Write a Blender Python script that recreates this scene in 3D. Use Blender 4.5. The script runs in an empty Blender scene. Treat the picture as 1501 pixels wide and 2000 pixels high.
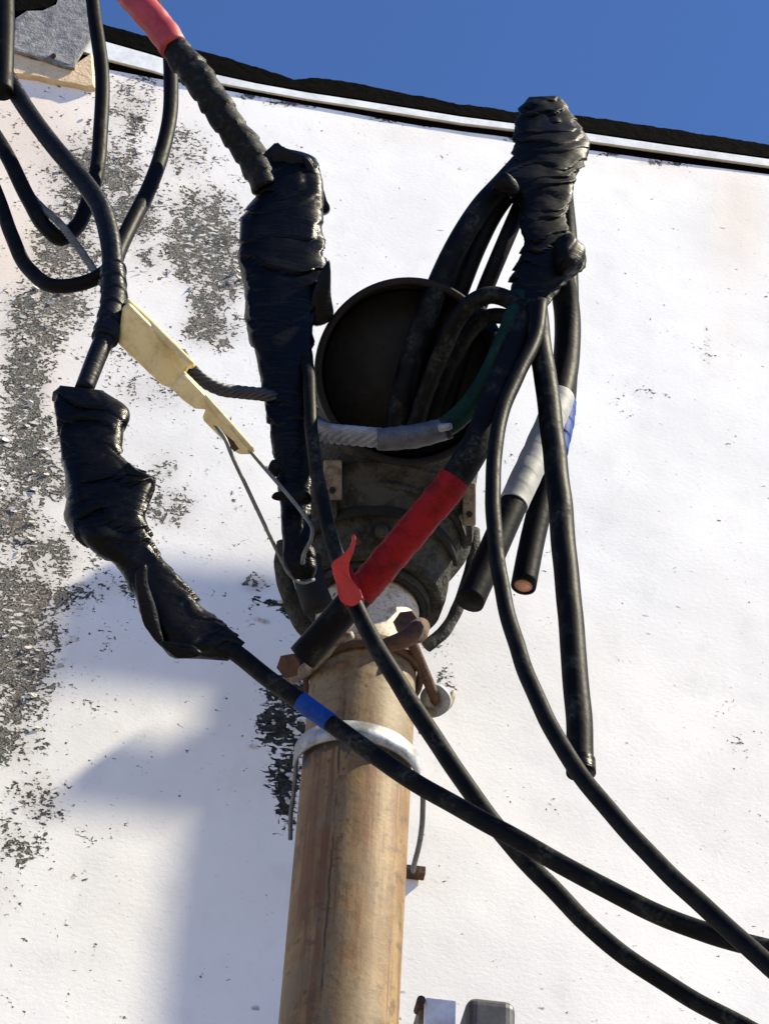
import bpy, math, random
import numpy as np
from mathutils import Vector, noise as mn

random.seed(7)
rad = math.radians
S = bpy.context.scene
COL = S.collection

# ------------------------------------------------------------------ camera
PITCH, YAW, ROLL, FPX = rad(42), rad(5), rad(3.8), 4232.0
F = np.array([math.sin(YAW)*math.cos(PITCH), math.cos(YAW)*math.cos(PITCH), math.sin(PITCH)])
_R = np.cross(F, [0, 0, 1]); _R /= np.linalg.norm(_R); _U = np.cross(_R, F)
R = math.cos(ROLL)*_R + math.sin(ROLL)*_U
U = -math.sin(ROLL)*_R + math.cos(ROLL)*_U
CAM = np.array([0, 0, 2.62]) - F*1.53
cd = bpy.data.cameras.new('camera'); cam = bpy.data.objects.new('camera', cd); COL.objects.link(cam)
from mathutils import Matrix
cam.matrix_world = Matrix(((R[0], U[0], -F[0], CAM[0]), (R[1], U[1], -F[1], CAM[1]), (R[2], U[2], -F[2], CAM[2]), (0, 0, 0, 1)))
cd.sensor_fit = 'VERTICAL'; cd.sensor_height = 24; cd.lens = 24*FPX/2000
cd.clip_start = 0.02; cd.clip_end = 2000
S.camera = cam

# ------------------------------------------------------------------ light
SUN_EL, SUN_AZ = rad(48), rad(74)          # azimuth to the right of the wall's outward normal
sd = Vector((math.sin(SUN_AZ)*math.cos(SUN_EL), -math.cos(SUN_AZ)*math.cos(SUN_EL), math.sin(SUN_EL)))
W = bpy.data.worlds.new('World'); S.world = W; W.use_nodes = True
nt = W.node_tree; nt.nodes.clear()
sky = nt.nodes.new('ShaderNodeTexSky'); sky.sky_type = 'NISHITA'; sky.sun_disc = False
sky.sun_elevation = SUN_EL; sky.sun_rotation = math.atan2(sd.x, sd.y)
sky.air_density = 0.5; sky.dust_density = 0.0; sky.ozone_density = 10.0; sky.altitude = 3000
bg = nt.nodes.new('ShaderNodeBackground'); bg.inputs[1].default_value = 0.15
wo = nt.nodes.new('ShaderNodeOutputWorld')
nt.links.new(sky.outputs[0], bg.inputs[0]); nt.links.new(bg.outputs[0], wo.inputs[0])
ld = bpy.data.lights.new('sun', 'SUN'); ld.energy = 4.9; ld.angle = rad(0.6); ld.color = (1, .91, .69)
lo = bpy.data.objects.new('sun', ld); COL.objects.link(lo); lo.location = (3, -3, 8)
lo.rotation_euler = sd.to_track_quat('Z', 'Y').to_euler()
S.view_settings.view_transform = 'Standard'; S.view_settings.look = 'None'
S.view_settings.exposure = 1.37; S.view_settings.gamma = 1

# ------------------------------------------------------------------ layout helpers
def ray(px, py): return F*FPX + R*(px-750.5) + U*(1000-py)
def at(px, py, d=0.0):
    """point seen at photo pixel (px,py), d metres in front of the wall"""
    v = ray(px, py); return CAM + v*((-d-CAM[1])/v[1])
def atz(px, py, zd): return CAM + ray(px, py)*(zd/FPX)
def depth(P): return float((np.asarray(P)-CAM) @ F)
def m_of(w, P): return w*depth(P)/FPX          # pixels -> metres at P

def tag(o, label=None, cat=None, group=None, kind=None):
    if label: o['label'] = label
    if cat: o['category'] = cat
    if group: o['group'] = group
    if kind: o['kind'] = kind
    return o
def thing(name, loc, label, cat, group=None):
    o = bpy.data.objects.new(name, None); COL.objects.link(o); o.location = [float(c) for c in loc]
    o.empty_display_size = .02
    return tag(o, label, cat, group)
def root_loc(o):
    l = np.zeros(3)
    while o is not None: l = l + np.array(o.location); o = o.parent
    return l
def obj(name, V, Fc, mat, parent=None, smooth=True, base=None):
    V = np.asarray(V, float)
    off = root_loc(parent) if parent is not None else (np.asarray(base, float) if base is not None else V.mean(0))
    me = bpy.data.meshes.new(name); me.from_pydata((V-off).tolist(), [], [list(map(int, f)) for f in Fc])
    me.validate(); me.update()
    if smooth: me.shade_smooth()
    o = bpy.data.objects.new(name, me); COL.objects.link(o)
    if parent is None: o.location = [float(c) for c in off]
    else: o.parent = parent
    for m in (mat if isinstance(mat, (list, tuple)) else [mat]): me.materials.append(m)
    return o
def join(*parts):
    V, Fc, n = [], [], 0
    for v, f in parts:
        v = np.asarray(v, float); V.append(v); Fc += [[i+n for i in q] for q in f]; n += len(v)
    return np.vstack(V), Fc

def catmull(P, n):
    P = np.asarray(P, float)
    if len(P) < 3:
        t = np.linspace(0, 1, n)[:, None]; return P[0]*(1-t)+P[-1]*t
    A = np.vstack([2*P[0]-P[1], P, 2*P[-1]-P[-2]])
    seg = np.linalg.norm(np.diff(P[:, :3], axis=0), axis=1); cum = np.concatenate([[0], np.cumsum(seg)])
    out = []
    for s in np.linspace(0, cum[-1], n):
        i = min(max(int(np.searchsorted(cum, s, 'right'))-1, 0), len(P)-2)
        t = (s-cum[i])/max(seg[i], 1e-9)
        p0, p1, p2, p3 = A[i], A[i+1], A[i+2], A[i+3]
        # finite-difference tangents scaled for uneven spacing
        d0 = np.linalg.norm((p1-p0)[:3]) or seg[i]; d2 = np.linalg.norm((p3-p2)[:3]) or seg[i]
        m1 = ((p2-p1)/seg[i]*d0 + (p1-p0)/d0*seg[i])/(d0+seg[i])*seg[i]
        m2 = ((p3-p2)/d2*seg[i] + (p2-p1)/seg[i]*d2)/(d2+seg[i])*seg[i]
        out.append((2*t**3-3*t**2+1)*p1+(t**3-2*t**2+t)*m1+(-2*t**3+3*t**2)*p2+(t**3-t**2)*m2)
    return np.array(out)

def tube_mesh(path, rads, nr=18, lobes=0, twist=0.0, lobe_amp=.12, wrap=0.0, wrap_pitch=.012, bump=0.0, seed=0, closed=False, flat=None):
    """tube round a 3-D path; optional rope lobes, overlapped-tape steps and lumps"""
    P = np.asarray(path); n = len(P)
    T = np.gradient(P, axis=0); T /= np.linalg.norm(T, axis=1)[:, None]
    a = np.cross(T[0], [0, 0, 1.0]); 
    if np.linalg.norm(a) < 1e-3: a = np.cross(T[0], [1.0, 0, 0])
    N = [a/np.linalg.norm(a)]
    for i in range(1, n):
        v = N[-1]-T[i]*(N[-1] @ T[i]); N.append(v/np.linalg.norm(v))
    s = np.concatenate([[0], np.cumsum(np.linalg.norm(np.diff(P, axis=0), axis=1))])
    V = []
    for i in range(n):
        B = np.cross(T[i], N[i])
        for k in range(nr):
            th = 2*math.pi*k/nr; r = rads[i]
            if lobes: r *= 1+lobe_amp*(abs(math.cos(lobes*.5*(th+twist*s[i])))-.6)
            if wrap:
                ph = (s[i]/wrap_pitch+th/(2*math.pi)+.25*mn.noise(Vector((s[i]*60, seed, 0)))) % 1
                r *= 1+wrap*(ph-.5)
            if bump:
                q = P[i]+N[i]*math.cos(th)*rads[i]+B*math.sin(th)*rads[i]
                r *= 1+bump*mn.noise(Vector(q*90)+Vector((seed*3.1, 0, 0)))
            V.append(P[i]+N[i]*math.cos(th)*r+B*math.sin(th)*r)
    Fc = []
    for i in range(n-1):
        for k in range(nr):
            k2 = (k+1) % nr
            Fc.append((i*nr+k, i*nr+k2, (i+1)*nr+k2, (i+1)*nr+k))
    c0, c1 = len(V), len(V)+1
    V += [P[0], P[-1]]
    for k in range(nr):
        k2 = (k+1) % nr
        Fc.append((c0, k2, k)); Fc.append((c1, (n-1)*nr+k, (n-1)*nr+k2))
    return V, Fc
PD = .110                       # mast axis to wall
SH = PD-.052                    # everything hung on the mast keeps its distance to it
def px_path(st, step=.003):
    """stations (px,py,d) -> smooth 3-D path"""
    P = np.array([at(q[0], q[1], q[2]+SH) for q in st])
    L = np.linalg.norm(np.diff(P, axis=0), axis=1).sum()
    return catmull(P, max(6, int(L/step)))
def cable_mesh(st, w, step=.003, wobble=.0, **kw):
    P = px_path(st, step)
    if isinstance(w, (int, float)):
        r = np.full(len(P), m_of(w, at(*st[len(st)//2][:3]))/2)
    else:
        t = np.linspace(0, 1, len(P)); r = np.interp(t, np.linspace(0, 1, len(w)), [m_of(x, at(*st[min(int(i*(len(st)-1)/(len(w)-1)+.5), len(st)-1)][:3]))/2 for i, x in enumerate(w)])
    if wobble:
        P = P+np.array([[wobble*mn.noise(Vector((i*.11, 3.3*k, w if isinstance(w, (int, float)) else 1))) for k in range(3)] for i in range(len(P))])
    return tube_mesh(P, r, **kw)

def loft_mesh(st, kd=.7, n=150, nr=56, amp=.0012, ridge=.06, pitch=.012, seed=0, power=2.6, fold_k=.35):
    """irregular taped lump: stations (Lx,Ly,Rx,Ry,d), left and right edge; oval sections, overlapped tape and creases"""
    A = np.array([np.concatenate([at(q[0], q[1], q[4]+SH), at(q[2], q[3], q[4]+SH)]) for q in st])
    mid = (A[:, :3]+A[:, 3:])/2
    arr = np.hstack([mid, A])
    # resample on the mid line
    arr = catmull(arr, n)
    L, Rr = arr[:, 3:6], arr[:, 6:9]
    V = []; s = 0; prev = None
    for i in range(n):
        c = (L[i]+Rr[i])/2; h = (Rr[i]-L[i])/2
        if prev is not None: s += np.linalg.norm(c-prev)
        prev = c
        dv = CAM-c; dv = dv-h*(dv @ h)/(h @ h); dv /= np.linalg.norm(dv)
        m = np.linalg.norm(h)*kd
        for k in range(nr):
            th = 2*math.pi*k/nr; ct, stn = math.cos(th), math.sin(th)
            e = 2/power
            a = math.copysign(abs(ct)**e, ct); b = math.copysign(abs(stn)**e, stn)
            p = c+h*a+dv*m*b
            rd = h*a+dv*m*b; rl = np.linalg.norm(rd); rd = rd/max(rl, 1e-9)
            w = mn.noise(Vector((s*55, math.cos(th)*1.2+seed, math.sin(th)*1.2)))
            ph = (s/pitch+.5*math.cos(th+seed)+.9*w) % 1.0
            zone = min(1, max(0, .5+2.2*mn.noise(Vector((s*30+seed*2.3, .6*ct, .6*stn)))))
            step = (ph-.5)*ridge*min(rl, .02)*(.25+.75*zone)
            q = Vector(p)
            cr = mn.noise(q*32+Vector((seed*5.7, 0, 0)))*2.0+.5*mn.noise(q*95+Vector((0, seed, 0)))+.16*mn.noise(q*260)
            fold = 1-abs(mn.noise(Vector((s*210+1.5*ct+seed, 2.2*ct, 2.2*stn))))*2
            fold = max(0, fold)**3*zone*fold_k
            V.append(p+rd*(step+amp*cr+amp*.9*fold))
    Fc = [(i*nr+k, i*nr+(k+1) % nr, (i+1)*nr+(k+1) % nr, (i+1)*nr+k) for i in range(n-1) for k in range(nr)]
    V = list(V); c0, c1 = len(V), len(V)+1
    V += [np.mean(V[:nr], 0), np.mean(V[(n-1)*nr:n*nr], 0)]
    for k in range(nr):
        Fc.append((c0, (k+1) % nr, k)); Fc.append((c1, (n-1)*nr+k, (n-1)*nr+(k+1) % nr))
    return V, Fc

def slab_mesh(poly, d, thick, jitter=0.0, seed=0, facing=True, curl=0.0, smooth_n=0):
    """solid plate from a pixel outline; front at d, square to the line of sight (or to the wall), thickness in metres"""
    if smooth_n:                                         # round the outline off
        q_ = np.array(poly, float); m_ = len(q_); out_ = []
        for i in range(m_):
            p0, p1, p2, p3 = q_[i-1], q_[i], q_[(i+1) % m_], q_[(i+2) % m_]
            for t in (0, .25, .5, .75): out_.append(tuple(.5*((2*p1)+(p2-p0)*t+(2*p0-5*p1+4*p2-p3)*t*t+(3*p1-p0-3*p2+p3)*t**3)))
        poly = out_
    poly = list(poly); cx = sum(p[0] for p in poly)/len(poly); cy = sum(p[1] for p in poly)/len(poly)
    C0 = at(cx, cy, d+SH*facing); zd = depth(C0)
    fr = [atz(px, py, zd) if facing else at(px, py, d) for px, py in poly]
    nrm = -F if facing else np.array([0, -1.0, 0])
    V = []; n = len(poly)
    def jit(p, k): return np.array([mn.noise(Vector(p*80)+Vector((seed, k, 0))) for k in range(3)])*jitter
    ctr = np.mean(fr, 0)
    inset = [ctr+(p-ctr)*.94 for p in fr]
    for p in inset: V.append(p+nrm*thick*.12+jit(p, 0)+nrm*curl*np.linalg.norm(p-ctr)**2)
    for p in fr: V.append(p+jit(p, 0)+nrm*curl*np.linalg.norm(p-ctr)**2)
    for p in fr: V.append(p-nrm*thick+jit(p, 0)+nrm*curl*np.linalg.norm(p-ctr)**2)
    Fc = [tuple(range(n))[::-1], tuple(range(2*n, 3*n))]
    for i in range(n):
        j = (i+1) % n
        Fc += [(i, j, n+j, n+i), (n+i, n+j, 2*n+j, 2*n+i)]
    return V, Fc

def ring_mesh(center, axis, xref, r0, r1, h, n=64, a0=0, a1=360, rx=1.0):
    """annulus band: inner r0, outer r1, height h along axis"""
    axis = np.asarray(axis, float)/np.linalg.norm(axis)
    x = np.asarray(xref, float); x = x-axis*(x @ axis); x /= np.linalg.norm(x); y = np.cross(axis, x)
    full = abs(a1-a0) >= 359.9; m = n if full else n+1
    V = []
    for i in range(m):
        t = rad(a0+(a1-a0)*i/n); e = x*math.cos(t)+y*math.sin(t)
        for rr, hh in ((r1, -h/2), (r1, h/2), (r0, h/2), (r0, -h/2)): V.append(np.asarray(center)+e*rr+axis*hh)
    Fc = []
    for i in range(n):
        j = (i+1) % m
        for k in range(4): Fc.append((i*4+k, j*4+k, j*4+(k+1) % 4, i*4+(k+1) % 4))
    if not full: Fc += [(3, 2, 1, 0), tuple((m-1)*4+k for k in range(4))]
    return V, Fc
def cyl_mesh(a, b, r, n=20, r2=None, bevel=.0):
    a, b = np.asarray(a, float), np.asarray(b, float); T = (b-a)/np.linalg.norm(b-a)
    r2 = r if r2 is None else r2
    if bevel: return tube_mesh(np.array([a, a+T*bevel, b-T*bevel, b]), [r-bevel, r, r2, r2-bevel], nr=n)
    return tube_mesh(np.array([a, b]), [r, r2], nr=n)
def box_mesh(c, sx, sy, sz, ax=None):
    X, Y, Z = ax if ax is not None else (np.array([1., 0, 0]), np.array([0, 1., 0]), np.array([0, 0, 1.]))
    V = [np.asarray(c)+X*sx*i/2+Y*sy*j/2+Z*sz*k/2 for i in (-1, 1) for j in (-1, 1) for k in (-1, 1)]
    return V, [(0, 1, 3, 2), (4, 6, 7, 5), (0, 4, 5, 1), (2, 3, 7, 6), (0, 2, 6, 4), (1, 5, 7, 3)]
def bevel(o, w, seg=2, ang=35):
    m = o.modifiers.new('bevel', 'BEVEL'); m.width = w; m.segments = seg; m.limit_method = 'ANGLE'; m.angle_limit = rad(ang)
    return o

# ------------------------------------------------------------------ materials
class NT:
    def __init__(s, name):
        s.m = bpy.data.materials.new(name); s.m.use_nodes = True; s.t = s.m.node_tree; s.t.nodes.clear()
        s.out = s.n('ShaderNodeOutputMaterial'); s.b = s.n('ShaderNodeBsdfPrincipled')
        s.t.links.new(s.b.outputs[0], s.out.inputs[0])
        s.tc = s.n('ShaderNodeTexCoord')
    def n(s, ty, **kw):
        x = s.t.nodes.new(ty)
        for k, v in kw.items(): setattr(x, k, v)
        return x
    def put(s, sock, v):
        if hasattr(v, 'links') or isinstance(v, bpy.types.NodeSocket): s.t.links.new(v, sock)
        elif isinstance(v, (tuple, list)) and len(v) == 3 and sock.type == 'RGBA': sock.default_value = (*v, 1)
        else: sock.default_value = v
    def math(s, op, a, b=0.0, c=None, clamp=False):
        x = s.n('ShaderNodeMath', operation=op, use_clamp=clamp); s.put(x.inputs[0], a); s.put(x.inputs[1], b)
        if c is not None: s.put(x.inputs[2], c)
        return x.outputs[0]
    def mix(s, f, a, b):
        x = s.n('ShaderNodeMix', data_type='RGBA'); s.put(x.inputs[0], f); s.put(x.inputs[6], a); s.put(x.inputs[7], b); return x.outputs[2]
    def ramp(s, v, a, b):
        x = s.n('ShaderNodeMapRange', interpolation_type='SMOOTHSTEP'); s.put(x.inputs[0], v); x.inputs[1].default_value = a; x.inputs[2].default_value = b
        return x.outputs[0]
    def map(s, scale=(1, 1, 1), loc=(0, 0, 0), src=None):
        x = s.n('ShaderNodeMapping'); s.put(x.inputs[0], src or s.tc.outputs['Object']); x.inputs['Scale'].default_value = scale; x.inputs['Location'].default_value = loc
        return x.outputs[0]
    def noise(s, scale, detail=4, rough=.55, vec=None, dist=0.0):
        x = s.n('ShaderNodeTexNoise'); s.put(x.inputs['Vector'], vec or s.tc.outputs['Object']); x.inputs['Scale'].default_value = scale
        x.inputs['Detail'].default_value = detail; x.inputs['Roughness'].default_value = rough; x.inputs['Distortion'].default_value = dist
        return x.outputs['Fac']
    def voro(s, scale, vec=None, feature='F1', out='Distance'):
        x = s.n('ShaderNodeTexVoronoi', feature=feature); s.put(x.inputs['Vector'], vec or s.tc.outputs['Object']); x.inputs['Scale'].default_value = scale
        return x.outputs[out]
    def bump(s, h, strength=.3, dist=.001, base=None):
        x = s.n('ShaderNodeBump'); s.put(x.inputs['Height'], h); x.inputs['Strength'].default_value = strength; x.inputs['Distance'].default_value = dist
        if base is not None: s.put(x.inputs['Normal'], base)
        return x.outputs[0]
    def done(s, col, rough=.5, metal=0.0, normal=None, spec=.5):
        s.put(s.b.inputs['Base Color'], col); s.put(s.b.inputs['Roughness'], rough); s.put(s.b.inputs['Metallic'], metal)
        s.put(s.b.inputs['Specular IOR Level'], spec)
        if normal is not None: s.put(s.b.inputs['Normal'], normal)
        return s.m

def m_cable(name, base=(.0026, .0026, .0031), dust=(.026, .026, .023), amt=.5):
    t = NT(name)
    n1 = t.noise(55, 5, .6); n2 = t.noise(420, 3, .6)
    f = t.math('MULTIPLY', t.ramp(n1, .46, .72), t.ramp(n2, .3, .75))
    c = t.mix(t.math('MULTIPLY', f, amt), base, dust)
    sc = t.ramp(t.voro(230), .0, .07)                    # small pale scuffs
    c = t.mix(t.math('MULTIPLY', t.math('SUBTRACT', 1.0, sc), t.ramp(n1, .55, .62)), c, (.08, .08, .075))
    h = t.math('ADD', t.math('MULTIPLY', n1, .8), t.math('MULTIPLY', n2, .35))
    return t.done(c, t.math('ADD', .5, t.math('MULTIPLY', f, .35)), normal=t.bump(h, .35, .0012), spec=.07)
def m_tape(name, base=(.0012, .0012, .0016), dust=(.006, .006, .007), rough=(.2, .4), amt=.3, bs=.3):
    t = NT(name)
    n1 = t.noise(38, 4, .6); n2 = t.noise(300, 4, .6)
    st = t.noise(60, 4, .65, vec=t.map((.8, .8, 5.5)), dist=.6)
    c = t.mix(t.math('MULTIPLY', t.ramp(n2, .5, .75), amt), base, dust)
    h = t.math('ADD', t.math('MULTIPLY', st, 1.0), t.math('MULTIPLY', n2, .18))
    rr = t.n('ShaderNodeMapRange'); t.put(rr.inputs[0], n1); rr.inputs[1].default_value = .35; rr.inputs[2].default_value = .65
    rr.inputs[3].default_value = rough[0]; rr.inputs[4].default_value = rough[1]
    return t.done(c, rr.outputs[0], normal=t.bump(h, bs, .003), spec=.1)
def m_color(name, c1, c2, rough=.5, metal=0.0, scale=80, bs=.25, bd=.001, spec=.5, lo=.4, hi=.65):
    t = NT(name); n1 = t.noise(scale, 5, .6); n2 = t.noise(scale*6, 3, .6)
    c = t.mix(t.ramp(t.math('ADD', t.math('MULTIPLY', n1, .7), t.math('MULTIPLY', n2, .3)), lo, hi), c1, c2)
    return t.done(c, rough, metal, t.bump(t.math('ADD', n1, t.math('MULTIPLY', n2, .3)), bs, bd), spec)

CABLE = m_cable('black cable sheath')
CABLE_DUSTY = m_cable('dusty black cable sheath', dust=(.05, .053, .046), amt=.8)
CABLE_GREEN = m_cable('green cable sheath', base=(.003, .016, .011), dust=(.02, .045, .034), amt=.6)
CABLE_SLATE = m_tape('slate blue-black tape', base=(.004, .0046, .0075), dust=(.016, .018, .025), rough=(.3, .5), amt=.4, bs=.35)
TAPE = m_tape('glossy black tape')
TAPE_DULL = m_tape('weathered black tape', base=(.0011, .0011, .001), dust=(.006, .006, .005), rough=(.35, .6), amt=.5, bs=.22)
TAPE_GREY = m_tape('dusty grey-black tape', base=(.006, .0063, .007), dust=(.034, .036, .035), rough=(.4, .6), amt=.55, bs=.5)
RED = m_color('red tape', (.2, .0035, .0055), (.1, .0015, .0025), .55, scale=110, bs=.7, bd=.002, spec=.12)
RED_PALE = m_color('sun-faded red tape', (.3, .03, .036), (.22, .016, .02), .5, scale=60, spec=.35)
BLUE = m_color('blue tape', (.006, .04, .2), (.004, .02, .11), .6, scale=70, spec=.12)
GREYTAPE = m_color('grey tape', (.25, .25, .24), (.18, .18, .175), .65, scale=70)
COPPER = m_color('copper', (.5, .25, .16), (.3, .13, .08), .5, .2, scale=300)
STEEL = m_color('galvanised wire', (.13, .13, .12), (.07, .07, .065), .55, .4, scale=200)
ALU = m_color('bare aluminium strand', (.2, .21, .23), (.12, .13, .15), .45, .4, scale=150)
SLEEVE = m_color('dull compression sleeve', (.07, .075, .09), (.035, .037, .045), .55, .4, scale=130, bs=.5, bd=.002)
GALV = m_color('galvanised strap', (.3, .31, .33), (.13, .135, .14), .5, .4, scale=90, bs=.3)
RUST = m_color('rusted steel', (.085, .036, .018), (.03, .018, .012), .85, .1, scale=160, bs=.8, bd=.002)
RUSTY_GREY = m_color('rusty pale steel', (.2, .165, .12), (.06, .038, .024), .7, .25, scale=140, bs=.6)
CAST = m_color('weathered cast metal', (.05, .05, .044), (.018, .018, .016), .8, .15, scale=75, bs=1.0, bd=.004, spec=.2, lo=.42, hi=.6)
CAST_DARK = m_color('dark cast metal', (.012, .011, .009), (.005, .0045, .004), .8, .05, scale=60, bs=.6, bd=.002, spec=.25)
BROWNLIP = m_color('brown hood lip', (.009, .0065, .005), (.0035, .0026, .002), .7, .0, scale=70, bs=.4, spec=.2)
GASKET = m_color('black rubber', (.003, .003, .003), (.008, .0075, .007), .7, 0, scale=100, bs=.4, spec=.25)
BEIGE = m_color('beige plastic', (.6, .48, .24), (.42, .32, .14), .5, 0, scale=60, bs=.3)
BITUMEN = m_color('black roofing bitumen', (.0009, .0009, .0009), (.0022, .002, .002), 1.0, 0, scale=120, bs=.5, bd=.002, spec=.03)
FLASH = m_color('white metal flashing', (.78, .78, .76), (.6, .6, .57), .4, 0, scale=40, bs=.15)
GAPMAT = m_color('dark brown shadow gap', (.006, .003, .0025), (.003, .002, .002), 1.0, 0, scale=70, bs=.3, spec=.0)
FELT = m_color('grey roofing felt', (.25, .25, .25), (.13, .13, .135), .9, 0, scale=110, bs=1.0, bd=.002, spec=.2, lo=.38, hi=.62)
MORTAR = m_color('tan bare mortar', (.62, .47, .3), (.5, .36, .21), .9, 0, scale=90, bs=.8, bd=.002, spec=.2)
FITTING = m_color('dark grey fitting', (.035, .032, .033), (.06, .056, .055), .38, 0, scale=50, bs=.2)
BRKT = m_color('pale painted bracket', (.72, .71, .7), (.55, .54, .53), .6, .0, scale=60, bs=.3)
GROUND = m_color('asphalt ground', (.23, .195, .145), (.17, .145, .11), .9, 0, scale=3, bs=.3, bd=.01)

def m_pipe():
    t = NT('tan painted conduit')
    o = t.tc.outputs['Object']
    sep = t.n('ShaderNodeSeparateXYZ'); t.put(sep.inputs[0], o); z = sep.outputs[2]
    streak = t.noise(150, 5, .62, vec=t.map((1, 1, .045)), dist=.3)
    streak2 = t.noise(55, 4, .6, vec=t.map((1, 1, .09), (3, 1, 0)))
    blot = t.noise(42, 5, .6, dist=.5); fine = t.noise(420, 4, .65); mid = t.noise(120, 5, .65)
    c = t.mix(t.ramp(blot, .36, .62), (.185, .11, .044), (.13, .07, .025))
    c = t.mix(t.math('MULTIPLY', t.ramp(streak2, .51, .58), .7), c, (.215, .143, .064))
    c = t.mix(t.math('MULTIPLY', t.ramp(streak, .53, .6), .8), c, (.11, .038, .011))           # rust-brown runs
    c = t.mix(t.math('MULTIPLY', t.ramp(mid, .52, .64), .8), c, (.07, .04, .016))
    g = t.math('MULTIPLY', t.ramp(t.noise(26, 5, .62, vec=t.map((1, 1, .7), (5, 2, 1)), dist=.8), .5, .64), .6)
    c = t.mix(g, c, (.13, .1, .056))                                                             # grey-brown grime
    seam = t.math('ABSOLUTE', t.math('SUBTRACT', t.math('ADD', sep.outputs[0], t.math('MULTIPLY', t.math('SUBTRACT', t.noise(25, 3, .6, vec=t.map((0, 0, 1))), .5), .006)), SEAM_X))
    c = t.mix(t.math('MULTIPLY', t.math('SUBTRACT', 1.0, t.ramp(seam, .0002, .0011)), t.ramp(t.noise(40, 3, .6, vec=t.map((1, 1, .6), (9, 0, 0))), .38, .55)), c, (.06, .028, .012))
    # paler, greyer towards the clamp, cream at the top, brightened in place of sun
    up = t.ramp(z, Z_STRAP-.01, Z_STRAP+.05)
    c = t.mix(t.math('MULTIPLY', up, t.math('MULTIPLY', t.ramp(t.noise(60, 5, .65, vec=t.map((1, 1, 1.6)), dist=1.2), .34, .6), .8)), c, (0.198, 0.154, 0.094))
    sm = t.ramp(t.noise(70, 5, .7, vec=t.map((.7, .7, 2.2), (1, 4, 2)), dist=2.0), .52, .62)
    c = t.mix(t.math('MULTIPLY', up, t.math('MULTIPLY', sm, .7)), c, (0.072, 0.050, 0.030))
    top = t.ramp(z, Z_CLAMP-.004, Z_CLAMP+.022)
    c = t.mix(t.math('MULTIPLY', top, .92), c, t.mix(t.ramp(mid, .5, .68), (.6, .53, .41), (.36, .27, .16)))
    sp = t.math('SUBTRACT', 1.0, t.ramp(t.math('ADD', t.voro(120, vec=t.map((1, 1, .7))), t.math('MULTIPLY', t.math('SUBTRACT', fine, .5), .25)), .1, .16))
    c = t.mix(t.math('MULTIPLY', sp, t.math('MULTIPLY', t.ramp(blot, .42, .54), .85)), c, (0.066, 0.033, 0.014))
    c = t.mix(t.math('MULTIPLY', t.ramp(fine, .53, .62), .5), c, (0.110, 0.066, 0.028))
    # dark ragged patches just below the strap
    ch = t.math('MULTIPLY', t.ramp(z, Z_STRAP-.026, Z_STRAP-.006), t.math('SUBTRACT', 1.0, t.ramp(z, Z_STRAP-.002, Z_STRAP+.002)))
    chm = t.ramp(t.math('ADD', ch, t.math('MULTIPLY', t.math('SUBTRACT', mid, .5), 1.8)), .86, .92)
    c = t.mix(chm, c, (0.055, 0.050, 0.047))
    h = t.math('ADD', t.math('MULTIPLY', mid, .6), t.math('MULTIPLY', fine, .3))
    return t.done(c, .62, 0, t.bump(h, .35, .0012), .35)

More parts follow.
